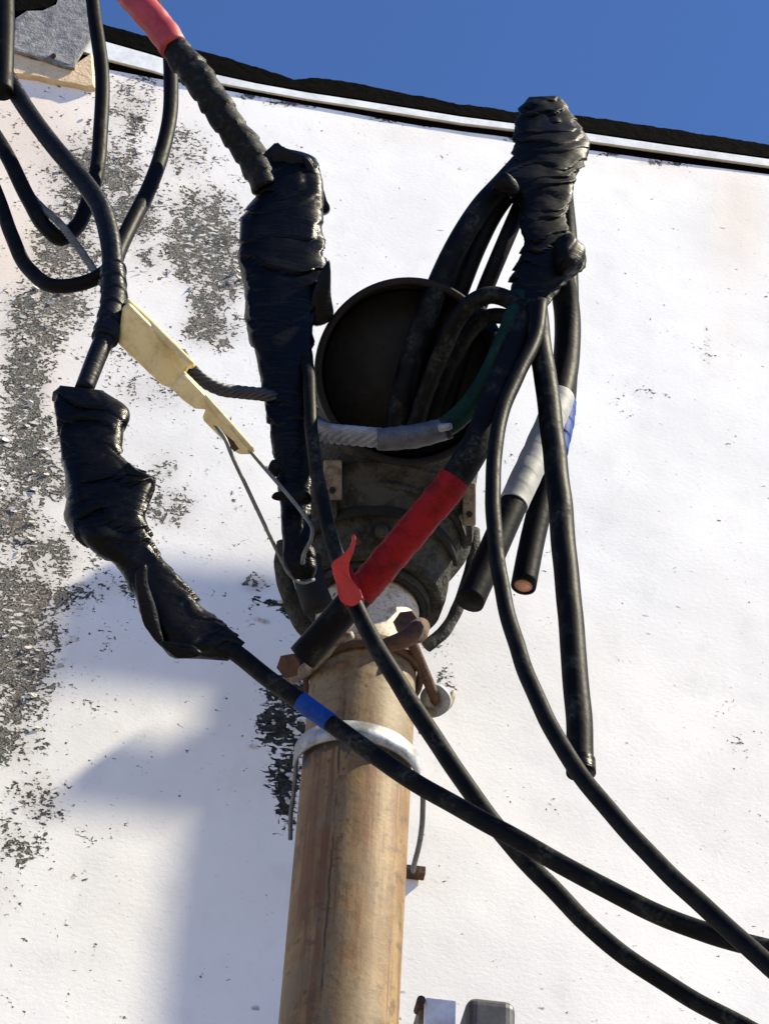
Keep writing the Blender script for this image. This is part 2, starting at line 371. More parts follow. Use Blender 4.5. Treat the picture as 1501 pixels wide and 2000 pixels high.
def m_wall():
    t = NT('flaking white stucco')
    o = t.tc.outputs['Object']
    at_ = t.n('ShaderNodeAttribute', attribute_name='stains')
    sp = t.n('ShaderNodeSeparateColor'); t.put(sp.inputs[0], at_.outputs['Color'])
    grime, peel, warm = sp.outputs[0], sp.outputs[1], sp.outputs[2]
    n1 = t.noise(330, 6, .66, vec=t.map((.8, 1, 1.15)), dist=.4)
    n2 = t.noise(70, 5, .62, vec=t.map((1, 1, .8), (2, 0, 1)), dist=.8)
    n3 = t.noise(260, 6, .62, vec=t.map((.65, 1, 1.3), (7, 0, 3)), dist=.8)
    nf = t.noise(900, 3, .6); big = t.noise(9, 5, .55); md = t.noise(34, 5, .65, vec=t.map((1, 1, .7)))
    w1 = t.mix(t.ramp(big, .35, .65), (.83, .805, .76), (.77, .745, .7))
    w1 = t.mix(t.math('MULTIPLY', t.ramp(md, .5, .72), .3), w1, (.62, .6, .565))
    w1 = t.mix(t.math('MULTIPLY', warm, .95), w1, (.72, .59, .46))
    soft = t.math('MULTIPLY', t.ramp(grime, .06, .95), t.math('ADD', .3, t.math('MULTIPLY', n2, .8)))
    c = t.mix(t.math('MULTIPLY', soft, 1.0), w1, (.38, .345, .295))
    s1 = t.math('ADD', grime, t.math('ADD', t.math('MULTIPLY', t.math('SUBTRACT', n1, .5), 2.4), t.math('MULTIPLY', t.math('SUBTRACT', n2, .5), 1.9)))
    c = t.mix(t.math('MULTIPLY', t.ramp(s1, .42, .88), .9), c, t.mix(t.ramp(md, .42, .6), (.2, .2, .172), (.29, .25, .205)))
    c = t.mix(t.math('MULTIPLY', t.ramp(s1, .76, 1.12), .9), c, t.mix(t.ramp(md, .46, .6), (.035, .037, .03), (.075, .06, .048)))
    fl = t.ramp(t.math('ADD', t.math('MULTIPLY', grime, .8), t.math('MULTIPLY', t.math('SUBTRACT', n3, .5), 3.4)), .86, 1.04)      # pale flakes left clinging on
    c = t.mix(t.math('MULTIPLY', fl, .9), c, (.7, .675, .63))
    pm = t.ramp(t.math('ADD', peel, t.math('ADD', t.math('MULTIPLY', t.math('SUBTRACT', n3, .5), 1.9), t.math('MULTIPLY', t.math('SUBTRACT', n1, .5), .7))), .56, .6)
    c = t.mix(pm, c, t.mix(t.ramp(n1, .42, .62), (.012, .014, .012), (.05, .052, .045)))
    # stray chips and fly specks
    for scl, v, th in ((26, (1, 1, 2.6), .03), (60, (1, 1, 2.4), .04), (110, (1, 1, 2.6), .05), (17, (1.2, 1, 1.6), .018)):
        x = t.n('ShaderNodeTexVoronoi'); t.put(x.inputs['Vector'], t.map(v, (scl, 0, scl))); x.inputs['Scale'].default_value = scl
        rnd = t.n('ShaderNodeSeparateColor'); t.put(rnd.inputs[0], x.outputs['Color'])
        d = t.math('ADD', x.outputs['Distance'], t.math('MULTIPLY', t.math('SUBTRACT', n1, .5), .18))
        k = t.math('MULTIPLY', t.math('SUBTRACT', 1.0, t.ramp(d, th, th+.05)), t.ramp(rnd.outputs[0], .5, .9))
        c = t.mix(t.math('MULTIPLY', k, t.math('ADD', .15, t.math('MULTIPLY', rnd.outputs[1], .6))), c, (.16, .13, .11))
    h = t.math('ADD', t.math('MULTIPLY', t.ramp(s1, .56, .9), -1.5), t.math('ADD', t.math('MULTIPLY', nf, .07), t.math('ADD', t.math('MULTIPLY', n1, .22), t.math('MULTIPLY', pm, -1.6))))
    b1 = t.bump(t.math('ADD', t.math('MULTIPLY', t.ramp(s1, .56, .8), -1.0), t.math('ADD', t.math('MULTIPLY', fl, .7), t.math('MULTIPLY', pm, -1.2))), .75, .0022)
    return t.done(c, .85, 0, t.bump(h, .5, .0013, base=b1), .2)

# ------------------------------------------------------------------ ground
g = obj('ground', [(-60, -60, 0), (60, -60, 0), (60, 60, 0), (-60, 60, 0)], [(0, 1, 2, 3)], GROUND, smooth=False, base=(0, 0, 0))
tag(g, kind='structure')

# ------------------------------------------------------------------ building
bld = thing('building', (0, 0, 0), 'white stucco building wall with mouldy flaking paint and a black roof edge', 'building')
TOPB = [(165, 30), (210, 47), (330, 80), (450, 112), (540, 140), (575, 153), (610, 148), (700, 160), (800, 182), (900, 200), (1000, 215), (1140, 224), (1250, 240), (1400, 263), (1501, 280)]
BW = [(165, 64), (205, 78), (300, 105), (400, 138), (500, 160), (600, 178), (700, 193), (800, 209), (900, 225), (1000, 238), (1150, 258), (1300, 280), (1501, 308)]
WD = [(a_, b_+5) for a_, b_ in [(165, 96), (205, 109), (300, 133), (330, 143), (420, 155), (500, 170), (600, 188), (700, 203), (800, 219), (900, 235), (1000, 247), (1150, 270), (1300, 291), (1501, 319)]]
DW = [(165, 118), (205, 128), (300, 146), (450, 172), (600, 200), (700, 217), (800, 236), (900, 250), (1000, 262), (1150, 286), (1300, 308), (1501, 335)]
def zline(pts, d):
    P = np.array([at(x, y, d) for x, y in pts])
    a = (P[1]-P[0]); b = (P[-1]-P[-3])
    sl, sr = a[2]/a[0]*.5, b[2]/b[0]
    xs = np.concatenate([[P[0][0]-2.2], P[:, 0], [P[-1][0]+2.2]])
    zs = np.concatenate([[P[0][2]-2.2*sl*.2], P[:, 2], [P[-1][2]+2.2*sr*.3]])
    return lambda x: np.interp(x, xs, zs)
XS = np.concatenate([np.linspace(-2.3, -.32, 30, endpoint=False), np.linspace(-.32, .36, 340), np.linspace(.36, 2.3, 30)[1:]])
def strip(name, ztop, zbot, d, mat, back=.3, lump=0.0):
    V = []; Fc = []
    for i, x in enumerate(XS):
        zt, zb = float(ztop(x)), float(zbot(x))
        if lump: zt += lump*(mn.noise(Vector((x*38, 1, 0)))+.6*mn.noise(Vector((x*110, 4, 0)))+.35*mn.noise(Vector((x*300, 9, 0))))
        dj = d+lump*.15*mn.noise(Vector((x*60, 7, 2)))
        e = min(.002, (zt-zb)*.25)
        V += [(x, -dj, zb), (x, -dj, zt-e), (x, -dj+e, zt), (x, back, zt), (x, back, zb)]
    for i in range(len(XS)-1):
        for k in range(5): Fc.append((i*5+k, (i+1)*5+k, (i+1)*5+(k+1) % 5, i*5+(k+1) % 5))
    n = len(XS)-1; Fc += [(4, 3, 2, 1, 0), tuple(n*5+k for k in range(5))]
    return obj(name, V, Fc, mat, bld, smooth=False)
z_wd = zline(WD, .003); z_bw = zline(BW, .003); z_dw = zline(DW, .0)
z_top = zline(TOPB, .0022); z_bwd = zline(BW, .0022); z_gap = zline(WD, .0015)
strip('roof_edge', lambda x: z_top(x), lambda x: z_bwd(x)+.0005, .0022, BITUMEN, lump=.0022)
strip('drip_flashing', lambda x: z_bw(x), lambda x: z_wd(x), .003, FLASH)
strip('shadow_gap', lambda x: z_gap(x)-.001, lambda x: z_dw(x)-.004, .0010, GAPMAT)  # near-black strip painting the shadow gap under the flashing
# wall sheet, fine where the photograph looks
gx = np.concatenate([np.linspace(-2.3, -.34, 24, endpoint=False), np.linspace(-.34, .36, 420), np.linspace(.36, 2.3, 25)[1:]])
gt = np.concatenate([np.linspace(0, 2.15, 24, endpoint=False), np.linspace(2.15, 3.1, 520)])
zmax = 3.1
nx = len(gx); rows = []
for s in gt:
    f = s/zmax; rows.append(np.stack([gx, np.zeros(nx), f*np.array([float(z_dw(x))-.0045 for x in gx])], 1))
V = np.vstack(rows); nz = len(gt)
Fc = [(j*nx+i, j*nx+i+1, (j+1)*nx+i+1, (j+1)*nx+i) for j in range(nz-1) for i in range(nx-1)]
# slight unevenness of the render coat
for k in range(len(V)):
    x, y, z = V[k]
    if -.36 < x < .38 and z > 2.1: V[k, 1] = -.0009*mn.noise(Vector((x*9, z*9, 0)))-.0001*mn.noise(Vector((x*50, z*50, 5)))
nv = len(V)
bx = [(-2.3, 0.3, 0), (2.3, 0.3, 0), (2.3, .3, float(z_dw(2.3))-.0045), (-2.3, .3, float(z_dw(-2.3))-.0045)]
Vb = np.vstack([V, bx])
tl, tr = (nz-1)*nx, nz*nx-1
Fc += [(0, nv, nv+1, nx-1)[::-1], (0, tl, nv+3, nv), (nx-1, nv+1, nv+2, tr), (nv, nv+3, nv+2, nv+1)]
WALLM = m_wall()
wall = obj('wall', Vb, Fc, WALLM, bld)
# stain map: blobs given where the dirt sits
q = Vb-CAM; zz = q @ F; PX = 750.5+FPX*(q @ R)/zz; PY = 1000-FPX*(q @ U)/zz
def blob(lst, f=1.0):
    a = np.zeros(len(Vb))
    for cx, cy, rx, ry, s in lst: a = np.maximum(a, s*np.exp(-(((PX-cx)/rx)**2+((PY-cy)/ry)**2)))
    return a*f
GR = [(250, 215, 45, 60, .62), (270, 160, 60, 30, .4), (190, 335, 90, 70, .8), (150, 400, 60, 60, .65), (260, 420, 60, 60, .8), (400, 420, 80, 60, .7), (400, 480, 62, 66, 1.25), (265, 415, 40, 36, 1.1), (170, 350, 46, 34, 1.1), (455, 545, 26, 20, 1.2), (45, 790, 22, 60, 1.15), (40, 1220, 40, 50, 1.1), (30, 1000, 26, 40, 1.05), (350, 300, 70, 60, .55),
      (440, 540, 50, 40, .85), (300, 500, 60, 40, .5), (130, 490, 70, 70, .75), (110, 590, 70, 55, .85), (60, 650, 60, 60, .75), (30, 590, 30, 30, .6), (50, 760, 45, 120, .85), (60, 880, 70, 90, .8), (110, 930, 60, 60, .6),
      (30, 1010, 60, 90, .75), (100, 1080, 90, 60, .6), (50, 1200, 70, 110, .9), (110, 1170, 60, 50, .6), (40, 1320, 70, 90, .8), (20, 1430, 60, 80, .65), (70, 1560, 60, 50, .6), (20, 1640, 60, 60, .5), (10, 1740, 50, 60, .35),
      (410, 590, 45, 30, .85), (410, 645, 60, 35, .75), (300, 760, 110, 50, .45), (330, 990, 60, 50, .55), (320, 920, 40, 40, .45), (250, 700, 60, 40, .4), (200, 1150, 80, 30, .45), (500, 1140, 30, 16, .75),
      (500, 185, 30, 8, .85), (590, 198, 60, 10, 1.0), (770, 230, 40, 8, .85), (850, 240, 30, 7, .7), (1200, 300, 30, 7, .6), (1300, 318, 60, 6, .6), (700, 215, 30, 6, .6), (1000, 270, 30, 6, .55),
      (1230, 770, 60, 30, .22), (1430, 1470, 60, 50, .17), (860, 1300, 40, 60, .3), (840, 1260, 30, 20, .5), (1380, 700, 14, 40, .3), (830, 1420, 20, 30, .4), (560, 800, 200, 200, .12), (250, 1000, 300, 400, .14), (100, 900, 140, 900, .22)]
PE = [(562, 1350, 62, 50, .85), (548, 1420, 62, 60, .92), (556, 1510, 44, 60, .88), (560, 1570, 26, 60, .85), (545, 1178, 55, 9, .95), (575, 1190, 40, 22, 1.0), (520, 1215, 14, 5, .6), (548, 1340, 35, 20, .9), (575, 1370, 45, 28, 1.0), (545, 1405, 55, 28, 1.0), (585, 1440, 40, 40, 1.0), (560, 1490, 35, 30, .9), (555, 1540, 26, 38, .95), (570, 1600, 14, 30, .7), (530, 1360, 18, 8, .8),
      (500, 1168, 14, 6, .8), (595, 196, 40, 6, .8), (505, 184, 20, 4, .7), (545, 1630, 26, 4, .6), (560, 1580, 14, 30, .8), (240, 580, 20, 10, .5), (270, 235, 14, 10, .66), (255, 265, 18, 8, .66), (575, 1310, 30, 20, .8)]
WM = [(40, 250, 180, 220, .8), (30, 480, 160, 180, .75), (60, 700, 120, 260, .5), (200, 200, 220, 120, .35), (260, 420, 200, 200, .3), (1440, 420, 60, 140, .5), (1300, 330, 160, 30, .3), (900, 260, 300, 30, .25), (230, 190, 100, 60, .4), (1420, 640, 40, 120, .16), (40, 1000, 120, 160, .25), (900, 1250, 80, 90, .12), (30, 150, 60, 30, .6)]
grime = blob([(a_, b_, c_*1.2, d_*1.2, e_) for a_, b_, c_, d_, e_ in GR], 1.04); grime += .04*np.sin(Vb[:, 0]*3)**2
rng = np.random.RandomState(3)
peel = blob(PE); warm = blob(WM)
ca = wall.data.color_attributes.new('stains', 'FLOAT_COLOR', 'POINT')
buf = np.ones((len(wall.data.vertices), 4), np.float32); buf[:, 0] = np.clip(grime, 0, 1); buf[:, 1] = peel; buf[:, 2] = warm
ca.data.foreach_set('color', buf.ravel())
# loose, curled paint flakes round the bare patches
FLAKE = m_color('curled paint flake', (.66, .63, .58), (.3, .28, .24), .85, scale=120)
rf = random.Random(11); FV, FF = [], []
cand = GR[:30]+PE[:12]
for _ in range(170):
    cx, cy, rx, ry, st_ = rf.choice(cand)
    px, py = rf.gauss(cx, rx*.6), rf.gauss(cy, ry*.6)
    c0 = at(px, py, .0004); sz = rf.uniform(.0008, .0026); ang = rf.uniform(0, 6.28); lift = rf.uniform(.0002, .001); n_f = rf.randint(5, 8)
    if c0[2] > float(z_dw(c0[0]))-.008: continue
    rr_ = [sz*rf.uniform(.55, 1.25) for _ in range(n_f)]; b_ = len(FV)
    for lay in (0, 1):
        for k in range(n_f):
            t_ = 6.283*k/n_f; dx, dz = rr_[k]*math.cos(t_)*1.3, rr_[k]*math.sin(t_)*.8
            u_ = (math.cos(ang)*dx+math.sin(ang)*dz)/sz
            FV.append(c0+[dx, -(lift*max(0, u_+.3)**2+(.00025 if lay else 0)), dz])
    FF += [tuple(range(b_, b_+n_f)), tuple(range(b_+n_f, b_+2*n_f))[::-1]]
    FF += [(b_+k, b_+(k+1) % n_f, b_+n_f+(k+1) % n_f, b_+n_f+k) for k in range(n_f)]
fk = obj('paint_flakes', FV, FF, FLAKE, bld, smooth=False); fk['kind'] = 'stuff'
# torn felt flap and bare mortar, upper left
mb = obj('mortar_band', *slab_mesh([(12, 96), (60, 118), (140, 135), (182, 108), (186, 172), (172, 174), (150, 168), (128, 164), (100, 160), (76, 154), (52, 150), (20, 146)], .003, .02, jitter=.0008, facing=False), MORTAR, bld, smooth=False)
fl = obj('felt_flap', *slab_mesh([(18, 95), (24, 60), (30, 34), (52, 22), (85, 20), (108, 10), (120, -20), (178, -20), (178, 30), (182, 66), (172, 84), (160, 100), (150, 120), (146, 132), (120, 126), (88, 114), (50, 104)], .009, .003, jitter=.002, facing=False, seed=4), FELT, bld, smooth=False)
obj('nail', *cyl_mesh(at(105, 109, .008), at(105, 109, .0125), .0022, 10), RUST, fl)
obj('hole_shade', *slab_mesh([(-60, -60), (130, -60), (112, 4), (92, 16), (60, 22), (30, 24), (-60, 40)], .008, .006, facing=False), BITUMEN, bld, smooth=False)  # black sheet standing in for the darkness of the hole above the flap

# ------------------------------------------------------------------ service mast
base = at(661, 2000, PD); PR = m_of(238, base)/2*.985
def z_at(y, d=PD, x=base[0]):
    lo_, hi_ = 1.5, 3.6
    for _ in range(50):
        m_ = (lo_+hi_)/2; v = np.array([x, -d, m_])-CAM
        if 1000-FPX*(v @ U)/(v @ F) > y: lo_ = m_
        else: hi_ = m_
    return lo_
AX = np.array([base[0], -PD, 0.0])
Z_STRAP = z_at(1438, PD+PR); Z_CLAMP = z_at(1262, PD+PR)
Z_COLL = z_at(1088, PD+.046)
SEAM_X = float(AX[0])-.0125
PIPE = m_pipe()
ZT = Z_COLL+.03
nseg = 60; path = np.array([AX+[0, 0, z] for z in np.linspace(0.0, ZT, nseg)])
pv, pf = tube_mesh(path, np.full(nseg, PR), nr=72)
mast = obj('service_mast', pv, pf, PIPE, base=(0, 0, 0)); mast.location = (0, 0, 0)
tag(mast, 'tan painted steel conduit mast, rust-streaked, rising vertically up the white wall', 'conduit')

# galvanised strap
strap = thing('pipe_strap', AX+[0, 0, Z_STRAP], 'galvanised steel strap bowed around the tan mast below the rusty clamp', 'pipe strap')
prof = []
rs = PR+.0035; xr = rs
for a in np.linspace(180, 360, 40): prof.append((xr*math.cos(rad(a)), -PD+xr*math.sin(rad(a))))
SV = []; SF = []; hw = .0062; th = .0018
for i, (x, y) in enumerate(prof):
    j0, j1 = max(0, i-1), min(len(prof)-1, i+1)
    tx, ty = prof[j1][0]-prof[j0][0], prof[j1][1]-prof[j0][1]; L = math.hypot(tx, ty); nxx, nyy = ty/L, -tx/L
    if nxx*x+nyy*(y+PD) < 0: nxx, nyy = -nxx, -nyy
    hq = hw*(1 if y < -PD else max(.26, 1-(1-(-y/PD))*2.2))
    for o_, h_ in ((0, -hq), (0, hq), (th, hq), (th, -hq)): SV.append((AX[0]+x+nxx*o_, y+nyy*o_, Z_STRAP+h_-.02*(x/xr)*.12))
for i in range(len(prof)-1):
    for k in range(4): SF.append((i*4+k, (i+1)*4+k, (i+1)*4+(k+1) % 4, i*4+(k+1) % 4))
SF += [(3, 2, 1, 0), tuple((len(prof)-1)*4+k for k in range(4))]
obj('band', SV, SF, GALV, strap)
pl_, pr_ = np.array(SV[1]), np.array(SV[-3])
def tail(p, pts, w):
    P = catmull(np.array([p-[0, 0, hw]]+[at(*q_) for q_ in pts]), 40)
    return tube_mesh(P, np.full(40, m_of(w, P[0])/2), nr=10)
obj('tail', *tail(pl_, [(574, 1545, .1), (568, 1590, .094), (567, 1640, .09)], 9), STEEL, strap)
obj('tail', *tail(pr_, [(824, 1545, .1), (825, 1590, .085), (820, 1640, .06), (808, 1690, .03), (806, 1704, .003)], 11), STEEL, strap)
obj('tail_end', *box_mesh(at(810, 1704, .005), .012, .008, .005), RUST, strap, smooth=False)

# ------------------------------------------------------------------ weatherhead
wh = thing('weatherhead', AX+[0, 0, Z_COLL], 'grimy grey weatherhead with a dark round cable mouth on top of the mast', 'weatherhead')
tilt = rad(42); DC = at(797, 727, .173+SH); HR = m_of(362, DC)/2
uvec = np.array([0, -math.sin(tilt), math.cos(tilt)]); nvec = np.array([0, -math.cos(tilt), -math.sin(tilt)])
hinge = DC-HR*uvec
rings = []
nr = 72
def ring_pts(c, ex, ey, rx, ry, lump=0.0, s=0.0):
    return [c+ex*rx*math.cos(2*math.pi*k/nr)*(1+lump*mn.noise(Vector((math.cos(2*math.pi*k/nr)*2, math.sin(2*math.pi*k/nr)*2, s))))+ey*ry*math.sin(2*math.pi*k/nr)*(1+lump*mn.noise(Vector((math.cos(2*math.pi*k/nr)*2+9, math.sin(2*math.pi*k/nr)*2, s)))) for k in range(nr)]
X = np.array([1.0, 0, 0])
c_top = hinge+np.array([0, HR, 0]); c_bot = np.array([AX[0], -PD-.002, Z_COLL])
for t_ in np.linspace(0, 1, 12):                       # flared skirt
    s_ = t_**1.7
    c_ = c_bot*(1-t_)+c_top*t_; r_ = .0445*(1-s_)+HR*s_
    rings.append(ring_pts(c_, X, np.array([0, 1.0, 0]), r_*1.0, r_*.98, .06, t_*3))
for ph in np.linspace(8, 132, 26):                      # hood bending over forward
    w_ = np.array([0, math.cos(rad(ph)), math.sin(rad(ph))]); k_ = 1-.12*math.sin(math.pi*(ph)/132)
    rings.append(ring_pts(hinge+w_*HR*k_, X, w_, HR*(1-.03*math.sin(math.pi*ph/132)), HR*k_, .015, ph*.05))
V = [p for r_ in rings for p in r_]; n_ = len(rings)
Fc = [(i*nr+k, i*nr+(k+1) % nr, (i+1)*nr+(k+1) % nr, (i+1)*nr+k) for i in range(n_-1) for k in range(nr)]
# underside round the pipe
und = ring_pts(c_bot+np.array([0, .002, .004]), X, np.array([0, 1., 0]), PR+.0005, PR+.0005)
b0 = len(V); V += und
Fc += [(k, b0+k, b0+(k+1) % nr, (k+1) % nr) for k in range(nr)]
obj('hood', V, Fc, CAST, wh)
# mouth: lip, recess wall, dark insert
lv, lf = ring_mesh(DC+nvec*.002, nvec, X, HR-.0038, HR+.0008, .012, 96)
lip = bevel(obj('lip', lv, lf, BROWNLIP, wh), .002, 3)
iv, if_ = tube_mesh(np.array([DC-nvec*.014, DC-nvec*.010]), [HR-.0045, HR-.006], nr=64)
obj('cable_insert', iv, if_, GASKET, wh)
# collar, gasket ring, parting strap, brackets, screw
obj('collar', *ring_mesh(c_bot+[0, 0, -.001], [0, 0, 1], X, PR+.0042, PR+.0064, .007, 72), CAST, wh)
obj('gasket', *ring_mesh(c_bot+[0, 0, -.003], [0, 0, 1], X, PR+.0003, PR+.0042, .005, 72), GASKET, wh)
tt = .52; c_ = c_bot*(1-tt)+c_top*tt; r_ = (.0445*(1-tt**1.7)+HR*tt**1.7)
obj('recess_shade', *ring_mesh(c_+[0, 0, .0], [0, 0.05, 1], X, r_*.985, r_+.0016, .014, 72, 195, 345), CAST_DARK, wh)  # dark band that paints a shaded recess onto the skirt
tt = .75; c_ = c_bot*(1-tt)+c_top*tt; r_ = (.0445*(1-tt**1.7)+HR*tt**1.7)
obj('parting_flange', *ring_mesh(c_+[0, 0, .0], [0.03, 0.05, 1], X, r_*.985, r_+.0024, .0035, 72, 190, 350), CAST, wh)
def sk(px, py, off=.0):                                  # point on the skirt front seen at pixel
    best = None
    for d in np.linspace(.02, .26, 400):
        p = at(px, py, d); t_ = (p[2]-c_bot[2])/(c_top[2]-c_bot[2])
        t_ = min(max(t_, 0), 1); c_ = c_bot*(1-t_)+c_top*t_; r_ = (.0445*(1-t_**.8)+HR*t_**.8)
        e = abs(math.hypot(p[0]-c_[0], p[1]-c_[1])-r_)
        if p[1] <= c_[1]+.005 and (best is None or e < best[0]): best = (e, p, d)
    return best
for px, py, w_, h_, mt in ((650, 938, 36, 78, RUSTY_GREY), (915, 985, 26, 84, RUSTY_GREY)):
    e_, p, d = sk(px, py); ax = (R, -F, U)
    o_ = bevel(obj('bracket', *box_mesh(p-F*.004, m_of(w_, p), .007, m_of(h_, p), ax), mt, wh, smooth=False), .0012)
    o_['label'] = 'small rusty pale bracket tab'
    obj('bracket_bolt', *cyl_mesh(p-F*.004-U*.006, p-F*.0095-U*.006, .0024, 6, .002), CAST_DARK, o_, smooth=False)
    p2 = p-U*m_of(h_*.72, p)
    obj('bracket_leg', *box_mesh(p2-F*.003, m_of(w_*.42, p), .006, m_of(h_*.5, p), ax), CAST, o_, smooth=False)
e_, p, d = sk(745, 1038)
scr = obj('clamp_screw', *cyl_mesh(p+F*.004, p-F*.008, .0042, 14, bevel=.0012), CAST, wh)
obj('nut', *ring_mesh(p-F*.004, -F, R, .004, .0072, .004, 6), CAST_DARK, scr, smooth=False)
e_, p, d = sk(700, 1062)
obj('rust_stub', *cyl_mesh(p+F*.003, at(690, 1040, d+.004), .0026, 10), RUST, wh)
# side lugs hugging the mast
for pts, w_ in (([(925, 1035, .066), (921, 1100, .062), (898, 1175, .057), (864, 1236, .052), (832, 1262, .05)], 24), ([(556, 1060, .075), (552, 1110, .07), (566, 1170, .06), (586, 1215, .052), (606, 1240, .048)], 30)):
    obj('side_lug', *cable_mesh(pts, w_, nr=16, bump=.18), CAST, wh)
obj('inner_shadow_plug', *cable_mesh([(598, 1092, .098), (606, 1140, .095), (622, 1190, .09)], 56, nr=20, bump=.15), GASKET, wh).name = 'shadow_plug'  # black lump put in for the shaded hollow beside the neck

# ------------------------------------------------------------------ rusty clamp on the mast
cl = thing('pipe_clamp', AX+[0, 0, Z_CLAMP], 'rusty pipe clamp with a long bolt around the mast under the weatherhead', 'pipe clamp')
zc = z_at(1262, PD+PR)
axc = np.array([-.12, .06, 1.0])
obj('band', *ring_mesh(AX+[0, 0, zc], axc, X, PR+.0012, PR+.0042, .0085, 72), RUST, cl)
bp = at(792, 1222, PD+PR+.012)
hv = cyl_mesh(bp+np.array([.003, .004, 0]), bp+np.array([-.001, -.006, .0]), .0078, 6, bevel=.0012)
obj('bolt_head', *hv, RUST, cl, smooth=False)
obj('lug', *cable_mesh([(748, 1262, PD+PR+.004), (780, 1252, PD+PR+.006), (806, 1240, PD+PR+.004), (822, 1222, PD+PR-.004)], [26, 34, 40, 34], nr=14, bump=.25), RUST, cl)
b0_, b1_ = at(802, 1250, .088+SH), at(853, 1372, .035+SH)
bl = obj('bolt', *tube_mesh(np.array([b0_*(1-t)+b1_*t for t in np.linspace(0, 1, 60)]), np.full(60, m_of(22, b0_)/2), nr=14, wrap=.1, wrap_pitch=.0016), RUST, cl)
axb = (b1_-b0_)/np.linalg.norm(b1_-b0_)
obj('washer', *ring_mesh(b1_-axb*.003, axb*.4+np.array([.25, .1, .9]), R, .003, m_of(62, b1_)/2, .003, 40), GALV, cl)
obj('ear', *cable_mesh([(812, 1390, .028), (845, 1392, .03), (872, 1378, .028), (885, 1352, .024)], [14, 20, 16, 10], nr=12), RUSTY_GREY, cl)
obj('left_ear', *cable_mesh([(688, 1240, .105), (655, 1252, .098), (632, 1276, .088), (606, 1302, .07), (575, 1322, .05), (548, 1338, .035)], [16, 22, 26, 26, 24, 20], nr=14, bump=.15), RUSTY_GREY, cl).name = 'ear'
obj('nut', *cyl_mesh(at(582, 1300, .05+SH), at(563, 1300, .062+SH), .0075, 6), RUST, cl, smooth=False)
tag(obj('tie_wire', *cable_mesh([(712, 1186, .115), (690, 1215, .108), (668, 1240, .1), (640, 1268, .09), (622, 1290, .08)], 8, nr=8), m_color('cream wire', (.55, .47, .33), (.42, .34, .22), .6)), 'thin cream tie wire tucked behind the black stub on the mast', 'wire')

# ------------------------------------------------------------------ taped splices
sp1 = thing('taped_splice', at(560, 600, .2), 'tall glossy black taped splice hanging left of the weatherhead mouth', 'cable splice', 'black taped cable splices')
LB = [(490, 322, 530, 285, .205), (488, 342, 596, 305, .205), (500, 380, 622, 350, .205), (482, 412, 626, 400, .204), (469, 440, 630, 445, .203), (469, 500, 633, 508, .202), (477, 575, 636, 560, .2), (484, 640, 614, 638, .197), (500, 700, 607, 690, .195), (514, 760, 613, 768, .193),
      (528, 850, 618, 850, .19), (540, 912, 608, 912, .187), (547, 985, 606, 985, .183), (553, 1050, 610, 1050, .178), (560, 1108, 612, 1112, .172), (578, 1132, 606, 1130, .17)]
obj('wrapping', *loft_mesh(LB, kd=.62, n=330, seed=1, amp=.0010, pitch=.024, ridge=.17), TAPE, sp1)
obj('tape_flap', *slab_mesh([(516, 316), (526, 296), (543, 276), (556, 288), (575, 300), (600, 308), (612, 326), (592, 338), (556, 334)], .215, .006, jitter=.003, seed=2, smooth_n=4), CABLE_SLATE, sp1)
obj('tape_flap', *slab_mesh([(590, 308), (608, 318), (622, 348), (638, 388), (646, 402), (642, 412), (630, 416), (622, 410), (610, 372)], .205, .008, jitter=.002, seed=3, smooth_n=4), CABLE_SLATE, sp1)
obj('tape_flap', *slab_mesh([(622, 545), (640, 518), (646, 520), (645, 575), (649, 612), (638, 630), (612, 636), (604, 600)], .21, .008, jitter=.002, seed=5, smooth_n=4), TAPE, sp1)
obj('tape_flap', *slab_mesh([(522, 912), (530, 898), (542, 898), (548, 910), (544, 924), (530, 926)], .2, .006, jitter=.002, seed=6, smooth_n=4), TAPE, sp1)
obj('tape_flap', *slab_mesh([(534, 968), (548, 960), (600, 965), (602, 985), (556, 980), (536, 976)], .198, .004, jitter=.002, seed=7, smooth_n=4), TAPE, sp1)

sp2 = thing('taped_splice', at(220, 950, .22), 'twisted black taped splice hanging at left in front of the mouldy wall', 'cable splice', 'black taped cable splices')
LL = [(122, 753, 200, 762, .22), (110, 772, 244, 790, .22), (113, 830, 243, 845, .22), (122, 895, 238, 888, .22), (126, 930, 256, 910, .22), (130, 980, 292, 936, .22), (134, 1015, 288, 972, .22), (152, 1050, 284, 1012, .22), (192, 1080, 296, 1048, .218), (235, 1108, 310, 1082, .216),
      (258, 1145, 346, 1128, .214), (276, 1188, 384, 1168, .212), (286, 1220, 408, 1196, .21), (316, 1256, 430, 1214, .208), (350, 1282, 450, 1236, .206), (405, 1284, 464, 1250, .204), (450, 1286, 476, 1258, .203)]
obj('wrapping', *loft_mesh(LL, kd=.6, n=320, seed=4, amp=.0012, pitch=.021, ridge=.17), TAPE, sp2)
obj('tape_flap', *slab_mesh([(250, 905), (272, 918), (300, 934), (296, 958), (286, 985), (262, 975), (250, 940)], .226, .007, jitter=.002, seed=8, smooth_n=4), TAPE, sp2)
obj('tape_flap', *slab_mesh([(262, 1130), (285, 1100), (290, 1150), (300, 1195), (322, 1252), (330, 1276), (296, 1236), (280, 1210)], .224, .006, jitter=.002, seed=9, smooth_n=4), CABLE_SLATE, sp2)
obj('tape_flap', *slab_mesh([(318, 1258), (352, 1258), (380, 1262), (398, 1276), (380, 1287), (350, 1289), (334, 1280)], .222, .006, jitter=.002, seed=10, smooth_n=4), TAPE, sp2)

